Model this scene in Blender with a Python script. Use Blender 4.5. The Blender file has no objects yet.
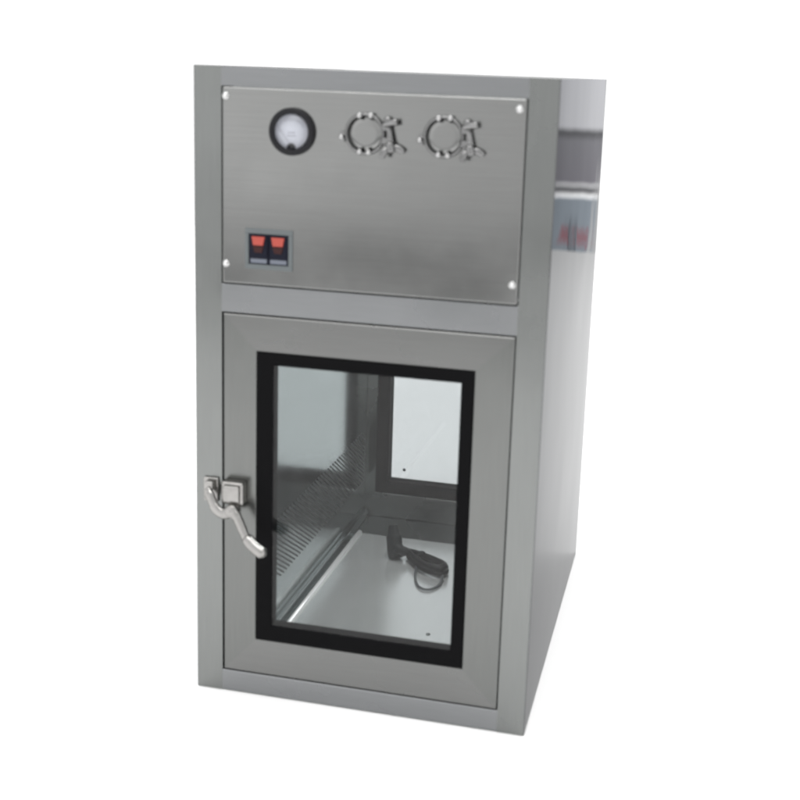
import bpy, bmesh, math, random
from mathutils import Vector, Matrix
random.seed(7)
S = bpy.context.scene
COL = S.collection
OX, OY = 0.35, 0.48            # centre of the cabinet's footprint
W, D, H = 0.70, 0.96, 1.2904   # cabinet size in metres

# ------------------------------------------------------------------ materials
def new_mat(name):
    m = bpy.data.materials.new(name); m.use_nodes = True
    return m, m.node_tree, m.node_tree.nodes['Principled BSDF']

def steel(name, base, rough, edge=0.6, grain=(1, 1, 60), grain_amt=0.05, tint=(1, 1, 1), smudge=0.06, bump=0.0, wave=0.0, metal=1.0):
    """brushed stainless steel: fine streaks along one axis, soft handling marks in the gloss"""
    m, t, b = new_mat(name)
    N, L = t.nodes, t.links
    tc = N.new('ShaderNodeTexCoord')
    mp = N.new('ShaderNodeMapping'); mp.inputs['Scale'].default_value = grain
    L.new(tc.outputs['Object'], mp.inputs['Vector'])
    n = N.new('ShaderNodeTexNoise'); n.inputs['Scale'].default_value = 9; n.inputs['Detail'].default_value = 5
    n.inputs['Roughness'].default_value = 0.65
    L.new(mp.outputs['Vector'], n.inputs['Vector'])
    n2 = N.new('ShaderNodeTexNoise'); n2.inputs['Scale'].default_value = 5.5; n2.inputs['Detail'].default_value = 4
    L.new(tc.outputs['Object'], n2.inputs['Vector'])
    r = N.new('ShaderNodeMapRange'); r.inputs['From Min'].default_value = 0.3; r.inputs['From Max'].default_value = 0.7
    r.inputs['To Min'].default_value = base * (1 - grain_amt); r.inputs['To Max'].default_value = base * (1 + grain_amt)
    L.new(n.outputs['Fac'], r.inputs['Value'])
    cb = N.new('ShaderNodeCombineColor')
    for i, ch in enumerate(('Red', 'Green', 'Blue')):
        mu = N.new('ShaderNodeMath'); mu.operation = 'MULTIPLY'; mu.inputs[1].default_value = tint[i]
        L.new(r.outputs['Result'], mu.inputs[0]); L.new(mu.outputs[0], cb.inputs[ch])
    L.new(cb.outputs['Color'], b.inputs['Base Color'])
    rr = N.new('ShaderNodeMapRange'); rr.inputs['From Min'].default_value = 0.3; rr.inputs['From Max'].default_value = 0.7
    rr.inputs['To Min'].default_value = max(0.01, rough - smudge); rr.inputs['To Max'].default_value = rough + smudge
    L.new(n2.outputs['Fac'], rr.inputs['Value']); L.new(rr.outputs['Result'], b.inputs['Roughness'])
    b.inputs['Metallic'].default_value = metal
    b.inputs['Specular Tint'].default_value = tuple(min(1, edge * q) for q in tint) + (1,)
    last = None
    if bump:
        bp = N.new('ShaderNodeBump'); bp.inputs['Strength'].default_value = bump; bp.inputs['Distance'].default_value = 0.001
        L.new(n.outputs['Fac'], bp.inputs['Height']); last = bp
    if wave:
        n3 = N.new('ShaderNodeTexNoise'); n3.inputs['Scale'].default_value = 3.2; n3.inputs['Detail'].default_value = 1.5
        L.new(tc.outputs['Object'], n3.inputs['Vector'])
        bw = N.new('ShaderNodeBump'); bw.inputs['Strength'].default_value = 1.0; bw.inputs['Distance'].default_value = wave
        L.new(n3.outputs['Fac'], bw.inputs['Height'])
        if last: L.new(last.outputs['Normal'], bw.inputs['Normal'])
        last = bw
    if last: L.new(last.outputs['Normal'], b.inputs['Normal'])
    return m

def plain(name, col, rough=0.5, metal=0.0, spec=0.5, noise=0.0, emit=None, es=0.0):
    m, t, b = new_mat(name)
    b.inputs['Base Color'].default_value = (*col, 1); b.inputs['Roughness'].default_value = rough
    b.inputs['Metallic'].default_value = metal; b.inputs['Specular IOR Level'].default_value = spec
    if noise:
        n = t.nodes.new('ShaderNodeTexNoise'); n.inputs['Scale'].default_value = 45; n.inputs['Detail'].default_value = 4
        tc = t.nodes.new('ShaderNodeTexCoord'); t.links.new(tc.outputs['Object'], n.inputs['Vector'])
        r = t.nodes.new('ShaderNodeMapRange'); r.inputs['To Min'].default_value = max(0, rough - noise); r.inputs['To Max'].default_value = rough + noise
        t.links.new(n.outputs['Fac'], r.inputs['Value']); t.links.new(r.outputs['Result'], b.inputs['Roughness'])
    if emit:
        b.inputs['Emission Color'].default_value = (*emit, 1); b.inputs['Emission Strength'].default_value = es
    return m

def glass(name, tint, refl=1.0, rough=0.02, ior=1.5):
    m = bpy.data.materials.new(name); m.use_nodes = True
    t = m.node_tree; t.nodes.clear(); N, L = t.nodes, t.links
    o = N.new('ShaderNodeOutputMaterial'); mx = N.new('ShaderNodeMixShader')
    tr = N.new('ShaderNodeBsdfTransparent'); tr.inputs['Color'].default_value = (*tint, 1)
    gl = N.new('ShaderNodeBsdfGlossy'); gl.inputs['Roughness'].default_value = rough
    gl.inputs['Color'].default_value = (refl, refl, refl, 1)
    fr = N.new('ShaderNodeFresnel'); fr.inputs['IOR'].default_value = ior
    ge = N.new('ShaderNodeNewGeometry'); inv = N.new('ShaderNodeMath'); inv.operation = 'SUBTRACT'; inv.inputs[0].default_value = 1
    L.new(ge.outputs['Backfacing'], inv.inputs[1])
    mu = N.new('ShaderNodeMath'); mu.operation = 'MULTIPLY'
    L.new(fr.outputs[0], mu.inputs[0]); L.new(inv.outputs[0], mu.inputs[1])
    L.new(mu.outputs[0], mx.inputs['Fac']); L.new(tr.outputs[0], mx.inputs[1]); L.new(gl.outputs[0], mx.inputs[2])
    L.new(mx.outputs[0], o.inputs['Surface'])
    return m

F0 = 0.215
M = dict(
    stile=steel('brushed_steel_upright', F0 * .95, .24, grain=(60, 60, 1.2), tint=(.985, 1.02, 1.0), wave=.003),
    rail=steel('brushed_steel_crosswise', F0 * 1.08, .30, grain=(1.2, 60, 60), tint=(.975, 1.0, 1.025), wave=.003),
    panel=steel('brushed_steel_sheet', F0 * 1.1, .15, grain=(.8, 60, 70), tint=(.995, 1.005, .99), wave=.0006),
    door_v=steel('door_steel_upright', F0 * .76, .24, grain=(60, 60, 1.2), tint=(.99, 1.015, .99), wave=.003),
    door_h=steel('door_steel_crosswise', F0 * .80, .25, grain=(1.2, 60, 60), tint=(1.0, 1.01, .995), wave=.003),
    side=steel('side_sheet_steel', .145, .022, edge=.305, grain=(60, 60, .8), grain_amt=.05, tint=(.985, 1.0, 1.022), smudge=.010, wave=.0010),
    inner=steel('chamber_steel', .60, .14, edge=.8, grain=(60, 2, 40), tint=(.96, 1.0, 1.0), smudge=.04),
    tray=steel('tray_steel', .84, .23, edge=.9, grain=(60, 1.2, 60), tint=(.985, 1.0, 1.0), smudge=.03, metal=.72),
    edge=steel('rolled_edge_steel', .93, .34, edge=1.0, grain=(60, 1, 60), metal=.35),
    polish=steel('polished_steel', .45, .18, edge=1.0, grain=(1, 1, 1), grain_amt=.04),
    cast=steel('cast_steel', .31, .24, edge=.8, grain=(3, 3, 3), grain_amt=.12, tint=(1.02, 1, .97), bump=.25),
    clamp=steel('clamp_steel', .22, .18, edge=.9, grain=(2, 2, 2), grain_amt=.2),
    bright=steel('chrome', .66, .20, edge=1.0, grain=(1, 1, 1), grain_amt=.02),
    slot=plain('slot_shadow_steel', (.11, .12, .12), .45, .8),
    rubber=plain('black_rubber', (.0045, .0045, .005), .7, 0, .05, noise=.08),
    bezel=plain('black_plastic_bezel', (.009, .009, .011), .45, 0, .22, noise=.06),
    dial=plain('gauge_face_white', (.60, .62, .66), .6, 0, .3),
    ink=plain('gauge_ink', (.22, .22, .25), .6),
    swframe=plain('switch_frame_grey', (.115, .13, .135), .55, .2),
    swblack=plain('switch_black', (.006, .007, .016), .4, 0, .15),
    swlabel=plain('switch_label_grey', (.13, .145, .18), .5),
    red=plain('lit_red_rocker', (.28, .04, .03), .4, 0, .5, emit=(1.0, .14, .06), es=.135),
    redlow=plain('red_rocker_lower', (.03, .010, .010), .4, 0, .2, emit=(1.0, .12, .06), es=.008),
    cord=plain('black_cord_rubber', (.006, .0065, .007), .5, 0, .22, noise=.1),
    plug=plain('dark_plug_plastic', (.008, .010, .0105), .55, 0, .2),
    wire=plain('grey_cord', (.06, .065, .07), .5),
    glass=glass('window_glass', (.91, .918, .918), .7, ior=1.5),
    glass_b=glass('tinted_window_glass', (.655, .672, .677), .8),
    lens=glass('gauge_lens', (.96, .96, .97), .8),
)
def floor_material():
    m, t, b = new_mat('white_studio_floor')
    n = t.nodes.new('ShaderNodeTexNoise'); n.inputs['Scale'].default_value = 3
    r = t.nodes.new('ShaderNodeMapRange'); r.inputs['To Min'].default_value = .86; r.inputs['To Max'].default_value = .9
    t.links.new(n.outputs['Fac'], r.inputs['Value'])
    c = t.nodes.new('ShaderNodeCombineColor')
    for ch in ('Red', 'Green', 'Blue'): t.links.new(r.outputs['Result'], c.inputs[ch])
    t.links.new(c.outputs['Color'], b.inputs['Base Color'])
    b.inputs['Roughness'].default_value = .8; b.inputs['Specular IOR Level'].default_value = .2
    return m
M['floor'] = floor_material()

# ------------------------------------------------------------------ mesh helpers
def bm_new(): return bmesh.new()

def _merge(bm, tmp, mi=0, smooth=False):
    for f in tmp.faces: f.material_index = mi; f.smooth = smooth
    me = bpy.data.meshes.new('tmp'); tmp.to_mesh(me); tmp.free()
    bm.from_mesh(me); bpy.data.meshes.remove(me)

def box(bm, x0, x1, y0, y1, z0, z1, mi=0, bev=0.0008, seg=2, mat=None, along=None):
    t = bmesh.new()
    bmesh.ops.create_cube(t, size=1)
    bmesh.ops.scale(t, vec=(x1 - x0, y1 - y0, z1 - z0), verts=t.verts)
    bmesh.ops.translate(t, vec=((x0 + x1) / 2, (y0 + y1) / 2, (z0 + z1) / 2), verts=t.verts)
    ed = [q for q in t.edges if along is None or abs((q.verts[0].co - q.verts[1].co)[along]) > 1e-5]
    if bev: bmesh.ops.bevel(t, geom=ed, offset=bev, segments=seg, affect='EDGES', profile=.5)
    if mat is not None: bmesh.ops.transform(t, matrix=mat, verts=t.verts)
    _merge(bm, t, mi)

def prism(bm, pts, y0, y1, mi=0, bev=0.0):
    """polygon in x-z swept along y"""
    t = bmesh.new()
    a = [t.verts.new((x, y0, z)) for x, z in pts]; b = [t.verts.new((x, y1, z)) for x, z in pts]
    n = len(pts)
    t.faces.new(a); t.faces.new(b[::-1])
    for i in range(n): t.faces.new((a[i], b[i], b[(i + 1) % n], a[(i + 1) % n]))
    bmesh.ops.recalc_face_normals(t, faces=t.faces)
    if bev: bmesh.ops.bevel(t, geom=t.edges[:], offset=bev, segments=2, affect='EDGES', profile=.5)
    _merge(bm, t, mi)

def lathe(bm, prof, centre, axis='y', seg=48, mi=0, smooth=True):
    """profile of (radius, offset along axis)"""
    t = bmesh.new(); rings = []
    for r, h in prof:
        ring = []
        for k in range(seg):
            a = 2 * math.pi * k / seg
            u, v = r * math.cos(a), r * math.sin(a)
            p = {'y': (u, h, v), 'z': (u, v, h), 'x': (h, u, v)}[axis]
            ring.append(t.verts.new(Vector(p) + Vector(centre)))
        rings.append(ring)
    for a, b in zip(rings, rings[1:]):
        for k in range(seg): t.faces.new((a[k], a[(k + 1) % seg], b[(k + 1) % seg], b[k]))
    if prof[0][0] > 1e-5: t.faces.new(rings[0])
    if prof[-1][0] > 1e-5: t.faces.new(rings[-1][::-1])
    bmesh.ops.remove_doubles(t, verts=t.verts, dist=1e-6)
    bmesh.ops.recalc_face_normals(t, faces=t.faces)
    _merge(bm, t, mi, smooth)

def torus(bm, c, R, r, axis='y', seg=48, rs=12, mi=0, a0=0, a1=360):
    t = bmesh.new(); full = (a1 - a0) >= 359.9; n = seg if full else seg + 1; rings = []
    for i in range(n):
        a = math.radians(a0 + (a1 - a0) * i / seg)
        ring = []
        for k in range(rs):
            b = 2 * math.pi * k / rs
            q = (R + r * math.cos(b)); h = r * math.sin(b)
            p = {'y': (q * math.cos(a), h, q * math.sin(a)), 'z': (q * math.cos(a), q * math.sin(a), h)}[axis]
            ring.append(t.verts.new(Vector(p) + Vector(c)))
        rings.append(ring)
    m = n if full else n - 1
    for i in range(m):
        A, B = rings[i], rings[(i + 1) % n]
        for k in range(rs): t.faces.new((A[k], A[(k + 1) % rs], B[(k + 1) % rs], B[k]))
    if not full: t.faces.new(rings[0]); t.faces.new(rings[-1][::-1])
    bmesh.ops.recalc_face_normals(t, faces=t.faces)
    _merge(bm, t, mi, True)

def catmull(pts, n=8):
    P = [Vector(p) for p in pts]; P = [2 * P[0] - P[1]] + P + [2 * P[-1] - P[-2]]; out = []
    for i in range(1, len(P) - 2):
        for k in range(n):
            t = k / n
            out.append(.5 * ((2 * P[i]) + (-P[i - 1] + P[i + 1]) * t + (2 * P[i - 1] - 5 * P[i] + 4 * P[i + 1] - P[i + 2]) * t * t + (-P[i - 1] + 3 * P[i] - 3 * P[i + 1] + P[i + 2]) * t ** 3))
    out.append(P[-2]); return out

def tube(bm, pts, radii, rs=10, mi=0, flat=1.0):
    """tube along points; radii one per point or one number; flat squashes it along the world y"""
    pts = [Vector(p) for p in pts]
    if not hasattr(radii, '__len__'): radii = [radii] * len(pts)
    t = bmesh.new(); rings = []; prev = None
    for i, p in enumerate(pts):
        d = (pts[min(i + 1, len(pts) - 1)] - pts[max(i - 1, 0)]).normalized()
        if prev is None:
            up = Vector((0, 1, 0)) if abs(d.y) < .9 else Vector((1, 0, 0))
            u = d.cross(up).normalized()
        else:
            u = (prev - d * prev.dot(d)).normalized()
        prev = u; v = d.cross(u)
        rings.append([t.verts.new(p + radii[i] * (u * math.cos(2 * math.pi * k / rs) + flat * v * math.sin(2 * math.pi * k / rs))) for k in range(rs)])
    for a, b in zip(rings, rings[1:]):
        for k in range(rs): t.faces.new((a[k], a[(k + 1) % rs], b[(k + 1) % rs], b[k]))
    t.faces.new(rings[0]); t.faces.new(rings[-1][::-1])
    bmesh.ops.recalc_face_normals(t, faces=t.faces)
    _merge(bm, t, mi, True)

def sphere(bm, c, r, sy=1.0, mi=0):
    t = bmesh.new(); bmesh.ops.create_uvsphere(t, u_segments=20, v_segments=12, radius=r)
    bmesh.ops.scale(t, vec=(1, sy, 1), verts=t.verts); bmesh.ops.translate(t, vec=c, verts=t.verts)
    _merge(bm, t, mi, True)

def ring(bm, outer, inner, y0, y1, e=.001, mats=(0, 0), round_=False):
    """picture-frame moulding: outer and inner = (x0, x1, z0, z1), mitred corners, both faces chamfered"""
    def rect(k):
        a = [outer[i] + (inner[i] - outer[i]) * k for i in range(4)]
        return [(a[0], a[2]), (a[1], a[2]), (a[1], a[3]), (a[0], a[3])]
    w = abs(inner[0] - outer[0]); q = e / w
    if round_:
        prof = [(0, y1 - e)]
        prof += [(q * (1 - math.cos(a)), y0 + e * (1 - math.sin(a))) for a in [k * math.pi / 8 for k in range(5)]]
        prof += [(1 - q * (1 - math.cos(a)), y0 + e * (1 - math.sin(a))) for a in [(4 - k) * math.pi / 8 for k in range(5)]]
        prof += [(1, y1 - e), (1 - q, y1), (q, y1)]
    else:
        prof = [(0, y1 - e), (0, y0 + e), (q, y0), (1 - q, y0), (1, y0 + e), (1, y1 - e), (1 - q, y1), (q, y1)]
    t = bmesh.new(); rows = []
    for k, y in prof: rows.append([t.verts.new((x, y, z)) for x, z in rect(k)])
    n = len(rows); mi = {}
    for i in range(n):
        A, B = rows[i], rows[(i + 1) % n]
        for c in range(4):
            f = t.faces.new((A[c], A[(c + 1) % 4], B[(c + 1) % 4], B[c])); f.material_index = mats[1] if c in (0, 2) else mats[0]
    bmesh.ops.recalc_face_normals(t, faces=t.faces)
    me = bpy.data.meshes.new('tmp'); t.to_mesh(me); t.free(); bm.from_mesh(me); bpy.data.meshes.remove(me)

def obj(name, bm, mats, parent=None, base=(OX, OY, 0), origin=None):
    """one mesh object; the verts are given in world metres and stored relative to its own origin"""
    if not isinstance(mats, (list, tuple)): mats = [mats]
    org = Vector(origin) if origin is not None else Vector(base)
    bmesh.ops.translate(bm, vec=-org, verts=bm.verts)
    me = bpy.data.meshes.new(name); bm.to_mesh(me); bm.free()
    for m in mats: me.materials.append(m)
    o = bpy.data.objects.new(name, me); COL.objects.link(o)
    if parent:
        o.parent = parent
        po = Vector((0, 0, 0)); q = parent
        while q: po += q.location; q = q.parent
        o.location = org - po
    else: o.location = org
    return o

def thing(name, label, cat, loc):
    o = bpy.data.objects.new(name, None); COL.objects.link(o); o.location = loc
    o.empty_display_size = .1; o['label'] = label; o['category'] = cat
    return o

# ------------------------------------------------------------------ setting
bm = bm_new(); t = bmesh.new()
bmesh.ops.create_grid(t, x_segments=1, y_segments=1, size=1)
bmesh.ops.scale(t, vec=(9, 5.1, 1), verts=t.verts); bmesh.ops.translate(t, vec=(.35, 1.6, 0), verts=t.verts)
_merge(bm, t)
fl = obj('floor', bm, M['floor'], base=(.35, 1.6, 0)); fl['kind'] = 'structure'

# ------------------------------------------------------------------ the pass box
root = thing('pass_box', 'tall brushed stainless steel pass box with a windowed door, black gauge and two red switches', 'pass box', (OX, OY, 0))

DX0, DX1, DZ0, DZ1 = .0565, .6440, .0480, .8165       # door opening
GX0, GX1, GZ0, GZ1 = .1300, .5680, .1270, .7425       # outer edge of the black gasket
WX0, WX1, WZ0, WZ1 = .1650, .5425, .1625, .7165       # glass in sight
ST = .0016

# outer sheets
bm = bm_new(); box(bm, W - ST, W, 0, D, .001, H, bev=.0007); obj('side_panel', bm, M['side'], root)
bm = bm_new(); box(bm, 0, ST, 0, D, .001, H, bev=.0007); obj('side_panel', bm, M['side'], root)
bm = bm_new(); box(bm, ST, W - ST, .02, D - .02, H - .003, H - .001, bev=.0005); obj('top_panel', bm, M['panel'], root)
bm = bm_new(); box(bm, ST, W - ST, .02, D - .02, .001, .003, bev=.0005); obj('bottom_panel', bm, M['panel'], root)

def face_frame(y0, y1, mid=True):
    b = bm_new(); e = .0012
    box(b, ST, DX0, y0, y1, .001, H - .0005, 0, bev=0)
    box(b, DX1, W - ST, y0, y1, .001, H - .0005, 0, bev=0)
    box(b, DX0, DX1, y0, y1, .001, DZ0, 1, bev=.0030, seg=3, along=0)
    box(b, DX0, DX1, y0, y1, DZ1, .8740, 1, bev=.0026, seg=3, along=0)
    box(b, DX0, DX1, y0, y1, 1.2535, H - .0005, 1, bev=.0012, along=0)
    return b
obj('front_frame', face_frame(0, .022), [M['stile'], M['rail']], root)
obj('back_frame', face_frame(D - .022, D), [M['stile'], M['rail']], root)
bm = bm_new(); box(bm, DX0, DX1, D - .012, D - .008, .8745, 1.253); obj('back_panel', bm, M['panel'], root)

# instrument panel, let into the frame, slightly proud at its top edge
bm = bm_new(); box(bm, DX0 + .0022, DX1 - .0022, -.0026, .008, .8755, 1.2520, bev=.0036, seg=3)
panel = obj('instrument_panel', bm, M['panel'], root)
for x, z in ((.066, 1.2350), (.6285, 1.2335), (.0665, .9140), (.6310, .9130)):
    bm = bm_new()
    lathe(bm, [(.0070, -.0022), (.0070, -.0034), (.0056, -.0042)], (x, 0, z), seg=24)
    sphere(bm, (x, -.0042, z), .0053, .9)
    obj('screw', bm, M['bright'], panel)

# pressure gauge
gc = (.2005, 0, 1.1740)
bm = bm_new(); lathe(bm, [(.0445, -.002), (.0445, -.0105), (.0432, -.0130), (.0400, -.0140), (.0345, -.0125), (.0330, -.0100), (.0330, -.008), (.0002, -.008)], gc, seg=72)
gauge = obj('pressure_gauge', bm, M['bezel'], root)
bm = bm_new(); lathe(bm, [(.0328, -.0082), (.0328, -.0090), (.0001, -.0090)], gc, seg=64); obj('dial', bm, M['dial'], gauge)
bm = bm_new()
for k in range(21):                                   # scale marks on an arc
    a = math.radians(150 - k * 6.0); r0 = .0255 if k % 5 else .0235; r1 = .0285
    q = Matrix.Translation((gc[0], 0, gc[2] - .004)) @ Matrix.Rotation(-a, 4, 'Y')
    box(bm, r0, r1, -.00935, -.0091, -.00022, .00022, bev=0, mat=q)
torus(bm, (gc[0], -.0092, gc[2] - .004), .0288, .00016, a0=30, a1=150, seg=40, rs=5)
for z, w in ((-.0015, .0075), (-.0075, .009)):         # two short lines of fine print, too small to read
    box(bm, gc[0] - w, gc[0] + w, -.00935, -.0091, gc[2] + z - .0006, gc[2] + z + .0006, bev=0)
obj('scale_marking', bm, M['ink'], gauge)
bm = bm_new(); q = Matrix.Translation((gc[0], 0, gc[2] - .026)) @ Matrix.Rotation(-math.radians(128), 4, 'Y')
box(bm, 0, .046, -.0100, -.0097, -.0003, .0003, bev=0, mat=q); obj('needle', bm, M['ink'], gauge)
bm = bm_new(); lathe(bm, [(.0085, -.0092), (.0085, -.0106), (.006, -.0112), (.0001, -.0112)], (gc[0], 0, gc[2] - .0300), seg=28); obj('pivot_cover', bm, M['bezel'], gauge)
bm = bm_new(); lathe(bm, [(.0338, -.0114), (.0338, -.0118), (.0001, -.0122)], gc, seg=64); obj('gauge_glass', bm, M['lens'], gauge)

# two sample ports with clamp ring and wing nut
def port(cx, cz):
    c = (cx, 0, cz)
    b = bm_new()
    lathe(b, [(.0338, -.002), (.0338, -.0034), (.0334, -.0038), (.0200, -.0038), (.0001, -.0038)], c, seg=56)
    p = obj('test_port', b, M['panel'], root)
    b = bm_new()
    lathe(b, [(.0345, -.0024), (.0385, -.0045), (.0392, -.0075), (.0375, -.0105), (.0350, -.0115), (.0338, -.0090), (.0338, -.0024)], c, seg=64)
    for s in (1, -1):                                   # hinge lugs and latch lugs on the ring
        box(b, cx - .0475, cx - .0375, -.0120, -.0040, cz - .0065 + s * .0062 - .0035, cz - .0065 + s * .0062 + .0035, bev=.0012)
        box(b, cx + .0345, cx + .0490, -.0165, -.0045, cz + .002 + s * .0120 - .0056, cz + .002 + s * .0120 + .0056, bev=.0014)
    obj('clamp_ring', b, M['clamp'], p)
    for dx, dz in ((-.0095, .0335), (.0125, .0345), (-.0080, -.0325), (.0095, -.0330)):  # polished beads added to imitate the highlights on the ring
        b = bm_new(); lathe(b, [(.0050, -.010), (.0050, -.0150)], (cx + dx, 0, cz + dz), seg=18)
        sphere(b, (cx + dx, -.0150, cz + dz), .0050, .8); obj('glint_bead', b, M['polish'], p)
    b = bm_new(); sphere(b, (cx - .0445, -.0105, cz - .0075), .0048, 1.0); obj('hinge_pin', b, M['polish'], p)
    b = bm_new()                                        # swing bolt running down through the lugs
    tube(b, [(cx + .0440, -.0110, cz + .0270), (cx + .0490, -.0135, cz + .0020), (cx + .0560, -.0170, cz - .0270)], [.0058, .0056, .0054], rs=12)
    sphere(b, (cx + .0440, -.0110, cz + .0270), .0075)
    obj('swing_bolt', b, M['clamp'], p)
    b = bm_new()                                        # wing nut
    lathe(b, [(.0072, -.0095), (.0085, -.0060), (.0085, .0060), (.0062, .0100)], (0, 0, 0), axis='z', seg=22)
    for s in (1, -1):
        tube(b, catmull([(s * .0040, 0, -.002), (s * .0110, -.0010, -.0040), (s * .0180, -.0020, -.0100), (s * .0205, -.0025, -.0150)], 5), [.0052 + .0012 * math.sin(k / 15 * 3.1) for k in range(16)], rs=10, flat=.55)
    q = Matrix.Translation((cx + .0520, -.0190, cz - .0215)) @ Matrix.Rotation(math.radians(-18), 4, 'Y') @ Matrix.Rotation(math.radians(28), 4, 'Z')
    bmesh.ops.transform(b, matrix=q, verts=b.verts)
    obj('wing_nut', b, M['clamp'], p)
    b = bm_new()                                        # upper clevis arm
    tube(b, catmull([(cx + .0380, -.0110, cz + .0190), (cx + .0480, -.0170, cz + .0220), (cx + .0640, -.0200, cz + .0250)], 5), [.0064] * 11, rs=10)
    obj('clevis_arm', b, M['clamp'], p)
    return p
port(.3430, 1.1765); port(.4925, 1.1780)

# double rocker switch
def swz(b):
    for v in b.verts: v.co.x = .1548 + (v.co.x - .1548) * 1.11; v.co.z = .9468 + (v.co.z - .9463) * 1.25
bm = bm_new()
box(bm, .1115, .1985, -.0050, -.002, .9150, .9225); box(bm, .1115, .1985, -.0050, -.002, .9700, .9780)
box(bm, .1115, .1180, -.0050, -.002, .9225, .9700); box(bm, .1910, .1985, -.0050, -.002, .9225, .9700)
swz(bm); sw = obj('switch_plate', bm, M['swframe'], root)
bm = bm_new(); box(bm, .1181, .1909, -.0034, -.002, .9226, .9699, bev=.0003); box(bm, .1538, .1552, -.0062, -.0034, .9226, .9699, bev=.0004)
swz(bm); obj('switch_body', bm, M['swblack'], sw)
for x in (.1365, .1725):
    bm = bm_new()
    prism(bm, [(x - .0155, .9340), (x + .0155, .9340), (x + .0155, .9690), (x - .0155, .9690)], -.0052, -.0034, 0, bev=.0005)
    prism(bm, [(x - .0090, .9525), (x + .0090, .9525), (x + .0118, .9660), (x - .0118, .9660)], -.0090, -.0053, 1, bev=.0007)
    prism(bm, [(x - .0065, .9410), (x + .0065, .9410), (x + .0098, .9510), (x - .0098, .9510)], -.0075, -.0053, 2, bev=.0005)
    swz(bm); obj('rocker', bm, [M['swblack'], M['red'], M['redlow']], sw)
    bm = bm_new(); box(bm, x - .0150, x + .0150, -.0042, -.0035, .9245, .9310, bev=.0002); swz(bm); obj('label_strip', bm, M['swlabel'], sw)

# doors, front and back
def door(name, y0, y1, out):
    """mitred steel leaf; out = -1 when the outside is towards -y"""
    b = bm_new(); g = .0038
    X0, X1, Z0, Z1 = DX0 + g, DX1 - g * .8, DZ0 + g * .75, DZ1 - g * .75
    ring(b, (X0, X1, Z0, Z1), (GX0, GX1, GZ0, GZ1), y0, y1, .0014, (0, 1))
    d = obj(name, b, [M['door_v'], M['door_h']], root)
    b = bm_new()
    ya, yb = y0 - .0010, y1 + .0010
    ring(b, (GX0 + .0002, GX1 - .0002, GZ0 + .0002, GZ1 - .0002), (WX0, WX1, WZ0, WZ1), ya, yb, .004, (0, 0), True)
    obj('window_gasket', b, M['rubber'], d)
    ym = y0 + .0055 if out < 0 else (y0 + y1) / 2
    b = bm_new(); box(b, WX0 + .0003, WX1 - .0003, ym - .003, ym + .003, WZ0 + .0003, WZ1 - .0003, bev=0)
    obj('window_glass', b, M['glass'] if out < 0 else M['glass_b'], d)
    return d
front_door = door('front_door', -.0010, .0300, -1)
back_door = door('back_door', D - .0450, D - .0020, 1)
bm = bm_new(); lathe(bm, [(.0040, D - .0300), (.0046, D - .0310), (.0001, D - .0322)], (.208, 0, .197), seg=18); obj('rubber_bumper', bm, M['wire'], back_door)

# door handle: block on the door, lever with a hooked tail, keeper on the frame
bm = bm_new()
box(bm, .0640, .1110, -.0260, -.0011, .4260, .4740, bev=.0050, seg=3)
box(bm, .0700, .1050, -.0330, -.0255, .4330, .4680, bev=.0040, seg=3)
obj('handle_block', bm, M['cast'], front_door)
bm = bm_new()
lathe(bm, [(.0120, -.0440), (.0135, -.0420), (.0135, -.0230), (.0120, -.0210)], (.0930, 0, .4180), seg=26)
tube(bm, catmull([(.0930, -.0340, .4180), (.0740, -.0350, .4100), (.0560, -.0330, .4190), (.0430, -.0270, .4400), (.0330, -.0200, .4530)], 6), [.0120] * 7 + [.0108] * 7 + [.0095] * 7 + [.0075] * 4, rs=12, flat=.75)
tube(bm, catmull([(.0930, -.0360, .4200), (.1060, -.0400, .4060), (.1220, -.0470, .3800), (.1320, -.0520, .3660)], 6), [.0110] * 6 + [.0098] * 6 + [.0092] * 7, rs=12, flat=.8)
tube(bm, catmull([(.1290, -.0500, .3720), (.1440, -.0560, .3600), (.1620, -.0600, .3500), (.1740, -.0610, .3430)], 6), [.0095, .0108, .0118] + [.0122] * 12 + [.0112, .0098, .0068, .0030], rs=14)
obj('handle_lever', bm, M['cast'], front_door)
bm = bm_new()
box(bm, .0180, .0500, -.0060, -.0002, .4200, .4720, bev=.0022, seg=3)
box(bm, .0260, .0440, -.0200, -.0055, .4480, .4680, bev=.0040, seg=3)
lathe(bm, [(.0050, -.0060), (.0050, -.0085), (.0030, -.0095)], (.0270, 0, .4290), seg=16)
obj('latch_keeper', bm, M['cast'], root)

# chamber
CX0, CX1, CY0, CY1, CZ0, CZ1 = .1000, .6000, .0340, D - .0490, .0480, .8000
bm = bm_new(); box(bm, CX0 - .002, CX0, CY0, CY1, CZ0, CZ1, bev=0)
wall_l = obj('chamber_wall', bm, M['inner'], root)
bm = bm_new(); box(bm, CX1, CX1 + .002, CY0, CY1, CZ0, CZ1, bev=0); obj('chamber_wall', bm, M['inner'], root)
bm = bm_new(); box(bm, CX0, CX1, CY0, CY1, CZ1 + .0003, CZ1 + .002, bev=0); obj('chamber_ceiling', bm, M['inner'], root)
bm = bm_new(); box(bm, CX0, CX1, CY0, CY1, CZ0 - .002, CZ0 - .0003, bev=0); obj('chamber_floor', bm, M['inner'], root)
for ya, yb in ((CY0 - .0015, CY0 - .0003), (CY1 + .0003, CY1 + .0015)):      # door rebates, front and back
    bm = bm_new(); ring(bm, (.0020, W - .0020, .004, H - .01), (CX0, CX1, CZ0 + .004, CZ1), ya, yb, .0002)
    obj('door_jamb', bm, M['inner'], root)
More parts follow.
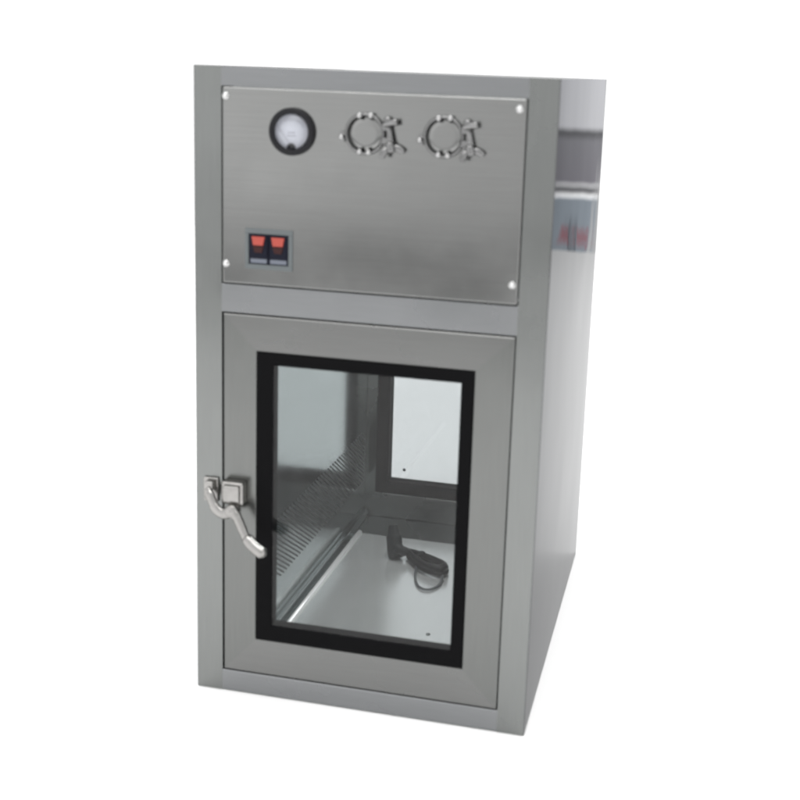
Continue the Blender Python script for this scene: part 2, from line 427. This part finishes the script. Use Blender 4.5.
# slanted air slots low on the wall
bm = bm_new(); ZL, ZH, SL = .1660, .3100, math.radians(58)
n = 40
for k in range(-8, n):
    ya = .150 + k * .0188                               # upper end of the slot; it runs down and to the back
    yb = ya + (ZH - ZL) * math.tan(SL)
    za, zb = ZH, ZL
    if ya < .150: za -= (.150 - ya) / math.tan(SL); ya = .150
    if yb > CY1 - .02: zb += (yb - CY1 + .02) / math.tan(SL); yb = CY1 - .02
    if za - zb < .012: continue
    q = Matrix.Translation((CX0, (ya + yb) / 2, (za + zb) / 2)) @ Matrix.Rotation(SL, 4, 'X')
    h = (za - zb) / math.cos(SL) / 2
    box(bm, .0002, .0012, -.0024, .0024, -h, h, bev=.0004, seg=1, mat=q)
obj('air_slot', bm, M['slot'], wall_l)
# skirting angle along the wall foot and the raised tray with a rolled edge
bm = bm_new(); box(bm, CX0 + .0002, CX0 + .012, CY0 + .002, CY1 - .002, CZ0, .0780, bev=.0025, seg=3); obj('skirting', bm, M['inner'], root)
bm = bm_new(); box(bm, .1250, .5900, CY0 + .006, .7650, CZ0 + .001, .0640, bev=.0015)
tray = obj('tray', bm, M['tray'], root)
bm = bm_new(); tube(bm, [(.1300, CY0 + .008, .0650), (.1300, .7640, .0650)], .0068, rs=20)
obj('rolled_edge', bm, M['edge'], tray)
bm = bm_new(); lathe(bm, [(.0050, .0640), (.0046, .0655), (.0001, .0660)], (.443, .245, 0), axis='z', seg=18); obj('tray_screw', bm, M['slot'], tray)
bm = bm_new(); box(bm, CX0 + .013, CX1 - .001, .7680, CY1 - .001, CZ0 + .001, .0560, bev=.001); obj('back_sill', bm, M['inner'], root)

# ------------------------------------------------------------------ the cord lying in the chamber
TZ = .0642
cr = thing('power_cord', 'bundled black power cord with its plug, lying on the tray behind the door glass', 'power cord', (.34, .60, TZ))
cb = (.34, .60, TZ)
def P(x, y, z): return (x, y, TZ + z)
bm = bm_new()                                           # moulded plug standing on its side
tube(bm, catmull([P(.268, .625, .004), P(.263, .630, .030), P(.257, .640, .060), P(.252, .648, .082)], 6), [.019 + .002 * math.sin(k / 3) for k in range(6)] + [.0205] * 6 + [.017 - .0008 * k for k in range(7)], rs=18, flat=.8)
tube(bm, catmull([P(.268, .625, .030), P(.285, .622, .026), P(.305, .625, .018)], 6), [.015] * 5 + [.012] * 5 + [.008] * 3, rs=14)
obj('plug', bm, M['plug'], cr, base=cb)
bm = bm_new()
c0, c1 = Vector(P(.300, .640, .012)), Vector(P(.408, .555, .012))
ax = (c1 - c0); L_ = ax.length; ax.normalize(); sd = Vector((-ax.y, ax.x, 0))
pts = []
turns = 7
for k in range(turns * 24 + 1):
    a = 2 * math.pi * k / 24; tn = k / 24
    r1 = L_ * (.50 + .025 * math.sin(tn * 2.3)); r2 = .024 + .006 * math.sin(tn * 1.7)
    s = .5 - .5 * math.cos(a)
    wv = r2 * (0.55 + .75 * s)
    p = (c0 + c1) / 2 + ax * (-r1 * math.cos(a)) + sd * (wv * math.sin(a))
    p.z = TZ + .006 + .0042 * (tn % 4) + .010 * s * ((tn * .37) % 1)
    pts.append(p)
tube(bm, pts, .0062, rs=9)
obj('cable', bm, M['cord'], cr, base=cb)
bm = bm_new()
torus(bm, (0, 0, 0), .0165, .0030, axis='y', seg=28, rs=8)
q = Matrix.Translation(c0 + ax * L_ * .33 + Vector((0, 0, .004))) @ Matrix.Rotation(math.atan2(ax.y, ax.x) - math.pi / 2, 4, 'Z')
bmesh.ops.transform(bm, matrix=q, verts=bm.verts)
obj('cable_tie', bm, M['plug'], cr, base=cb)
bm = bm_new()
tube(bm, catmull([P(.335, .575, .010), P(.345, .520, .0045), P(.366, .472, .0042), P(.392, .462, .0042), P(.411, .492, .0045), P(.412, .535, .012)], 8), .0030, rs=9)
obj('loose_loop', bm, M['wire'], cr, base=cb)

# ------------------------------------------------------------------ surroundings: bright hall as seen by direction only
w = bpy.data.worlds.new('World'); S.world = w; w.use_nodes = True
t = w.node_tree; N, L = t.nodes, t.links
bg = N['Background']
tc = N.new('ShaderNodeTexCoord'); sp = N.new('ShaderNodeSeparateXYZ'); L.new(tc.outputs['Generated'], sp.inputs[0])
def math_(op, a, b=None, c=None, clamp=False):
    n = N.new('ShaderNodeMath'); n.operation = op; n.use_clamp = clamp
    for i, v in enumerate((a, b, c)):
        if v is None: continue
        if isinstance(v, (int, float)): n.inputs[i].default_value = v
        else: L.new(v, n.inputs[i])
    return n.outputs[0]
el = math_('MULTIPLY', math_('ARCSINE', sp.outputs['Z']), 57.2958)
az = math_('MULTIPLY', math_('ARCTAN2', sp.outputs['X'], sp.outputs['Y']), 57.2958)       # 0 = straight behind the cabinet, + to the right
azf = math_('MULTIPLY', math_('ARCTAN2', sp.outputs['X'], math_('MULTIPLY', sp.outputs['Y'], -1)), 57.2958)   # 0 = the photographer's side
def ramp(val, lo, hi, stops, interp='LINEAR'):
    f = math_('DIVIDE', math_('SUBTRACT', val, lo), hi - lo, clamp=True)
    r = N.new('ShaderNodeValToRGB'); r.color_ramp.interpolation = interp
    e = r.color_ramp.elements
    while len(e) < len(stops): e.new(.5)
    for k, (p, c) in enumerate(stops):
        e[k].position = (p - lo) / (hi - lo); e[k].color = (*(c if hasattr(c, '__len__') else (c, c, c)), 1)
    L.new(f, r.inputs['Fac']); return r.outputs['Color']
def mix(f, a, b, bt='MIX'):
    n = N.new('ShaderNodeMix'); n.data_type = 'RGBA'; n.blend_type = bt
    L.new(f, n.inputs[0]) if not isinstance(f, (int, float)) else setattr(n.inputs[0], 'default_value', f)
    for i, v in ((6, a), (7, b)):
        if hasattr(v, '__len__'): n.inputs[i].default_value = (*v, 1)
        else: L.new(v, n.inputs[i])
    return n.outputs[2]
def smooth(val, a, b):
    n = N.new('ShaderNodeMapRange'); n.interpolation_type = 'SMOOTHSTEP'
    n.inputs['From Min'].default_value = a; n.inputs['From Max'].default_value = b
    L.new(val, n.inputs['Value']); return n.outputs['Result']
# photographer's side: bright and dull bands added to shade the front steel
front = ramp(el, -30, 60, [(-30, .80), (-17, .80), (-13.5, .62), (-10.5, .36), (-8.5, .38), (-6, .80), (-3, .78), (2, .72), (9, .85), (25, .75), (60, .62)])
fmul = ramp(azf, -60, 60, [(-60, .9), (-22, 1.0), (-13, .86), (-7, .76), (10, .76), (60, .85)])
front = mix(1.0, front, fmul, 'MULTIPLY')
isfront = smooth(math_('MULTIPLY', sp.outputs['Y'], -1), -.05, .35)
env = mix(isfront, (.62, .62, .62), front)
# far wall to the right behind the cabinet: pale top, grey band, a white rail, blue-grey panel with red lettering
wall = ramp(el, -12, 2, [(-12, (0.777, 0.795, 0.823)), (-9.05, (0.777, 0.795, 0.823)), (-8.95, (0.183, 0.192, 0.211)), (-8.75, (0.211, 0.220, 0.246)), (-8.6, (0.366, 0.411, 0.457)), (-5.72, (0.366, 0.411, 0.457)),
                         (-5.67, (1.829, 1.829, 1.829)), (-5.58, (1.646, 1.646, 1.646)), (-5.46, (0.201, 0.201, 0.211)), (-5.18, (0.237, 0.237, 0.246)), (-5.10, (1.463, 1.463, 1.463)), (-5.02, (0.302, 0.292, 0.320)),
                         (-2.95, (0.329, 0.325, 0.348)), (-2.75, (0.192, 0.192, 0.201)), (-2.52, (0.192, 0.192, 0.201)), (-2.42, (0.823, 0.823, 0.851)), (2, (0.841, 0.841, 0.869))])
post = math_('MULTIPLY', math_('SUBTRACT', 1, smooth(math_('ABSOLUTE', math_('SUBTRACT', az, 6.03)), .06, .16)), math_('MULTIPLY', smooth(el, -9.3, -8.9), math_('SUBTRACT', 1, smooth(el, -7.3, -6.3))))
wall = mix(math_('MULTIPLY', post, .75), wall, (.07, .07, .08))
def ringmask(a0, e0, ra, re, wd):
    dx = math_('DIVIDE', math_('SUBTRACT', az, a0), ra); dy = math_('DIVIDE', math_('SUBTRACT', el, e0), re)
    r = math_('SQRT', math_('ADD', math_('MULTIPLY', dx, dx), math_('MULTIPLY', dy, dy)))
    return math_('SUBTRACT', 1, smooth(math_('ABSOLUTE', math_('SUBTRACT', r, 1)), wd * .6, wd))
def stroke(a0, e0, a1, e1, wd):
    vx, vy = a1 - a0, e1 - e0; l2 = vx * vx + vy * vy
    t_ = math_('DIVIDE', math_('ADD', math_('MULTIPLY', math_('SUBTRACT', az, a0), vx), math_('MULTIPLY', math_('SUBTRACT', el, e0), vy)), l2, clamp=True)
    px = math_('SUBTRACT', math_('SUBTRACT', az, a0), math_('MULTIPLY', t_, vx)); py = math_('SUBTRACT', math_('SUBTRACT', el, e0), math_('MULTIPLY', t_, vy))
    d_ = math_('SQRT', math_('ADD', math_('MULTIPLY', px, px), math_('MULTIPLY', py, py)))
    return math_('SUBTRACT', 1, smooth(d_, wd * .6, wd))
red = None
for g in (stroke(6.52, -7.95, 6.32, -7.12, .10), stroke(6.32, -7.12, 6.16, -7.95, .10), stroke(6.45, -7.65, 6.2, -7.65, .08),
          ringmask(5.22, -7.86, .17, .24, .42), ringmask(5.24, -7.38, .15, .20, .42), stroke(5.72, -7.15, 5.66, -8.0, .09), stroke(5.72, -7.25, 5.45, -7.75, .09)):
    red = g if red is None else math_('MAXIMUM', red, g)
wall = mix(math_('MULTIPLY', red, .75), wall, (.42, .10, .12))
iswall = math_('MULTIPLY', math_('MULTIPLY', smooth(math_('SUBTRACT', az, math_('MULTIPLY', math_('MAXIMUM', math_('SUBTRACT', math_('MULTIPLY', el, -1), 5.5), 0), .051)), 4.76, 4.80), math_('SUBTRACT', 1, smooth(az, 9, 14))), smooth(math_('MULTIPLY', el, -1), -6.0, -4.0))
env = mix(iswall, env, wall)
L.new(env, bg.inputs['Color']); bg.inputs['Strength'].default_value = 2.0

# broad overhead fill added to burn the floor out white, shining straight down
ld = bpy.data.lights.new('overhead_fill', 'AREA'); ld.shape = 'RECTANGLE'; ld.size = 17; ld.size_y = 12; ld.spread = math.radians(75)
ld.energy = 2.8 * 17 * 12; ld.color = (1, .995, .985)
lo = bpy.data.objects.new('overhead_fill', ld); COL.objects.link(lo); lo.location = (.35, .8, 6.5)

# lamp in the chamber ceiling
cl = bpy.data.lights.new('chamber_lamp', 'AREA'); cl.shape = 'RECTANGLE'; cl.size = .06; cl.size_y = .62; cl.spread = math.radians(110); cl.energy = 1.7; cl.color = (.99, 1, .99)
co = bpy.data.objects.new('chamber_lamp', cl); COL.objects.link(co); co.location = (.33, .46, .795)

# ------------------------------------------------------------------ camera
cd = bpy.data.cameras.new('Camera'); cam = bpy.data.objects.new('Camera', cd); COL.objects.link(cam); S.camera = cam
cam.location = (.956752, -2.117477, 1.294153); cam.rotation_mode = 'XYZ'
cam.rotation_euler = (1.3594874, -.0365205, .2224514)
cd.sensor_width = 36; cd.lens = 1172.966 / 800 * 36
cd.shift_x = -(439.153 - 400) / 800; cd.shift_y = -(400 - 323.222) / 800
cd.clip_start = .05; cd.clip_end = 200
cd.dof.use_dof = True; cd.dof.focus_distance = 3.1; cd.dof.aperture_fstop = 2.8

S.view_settings.view_transform = 'Standard'; S.view_settings.look = 'None'
S.view_settings.exposure = 0; S.view_settings.gamma = 1
S.cycles.filter_width = 2.4
S.cycles.max_bounces = 14; S.cycles.transparent_max_bounces = 24; S.cycles.glossy_bounces = 8
S.cycles.sample_clamp_indirect = 6
S.render.resolution_x = 1024; S.render.resolution_y = 1024
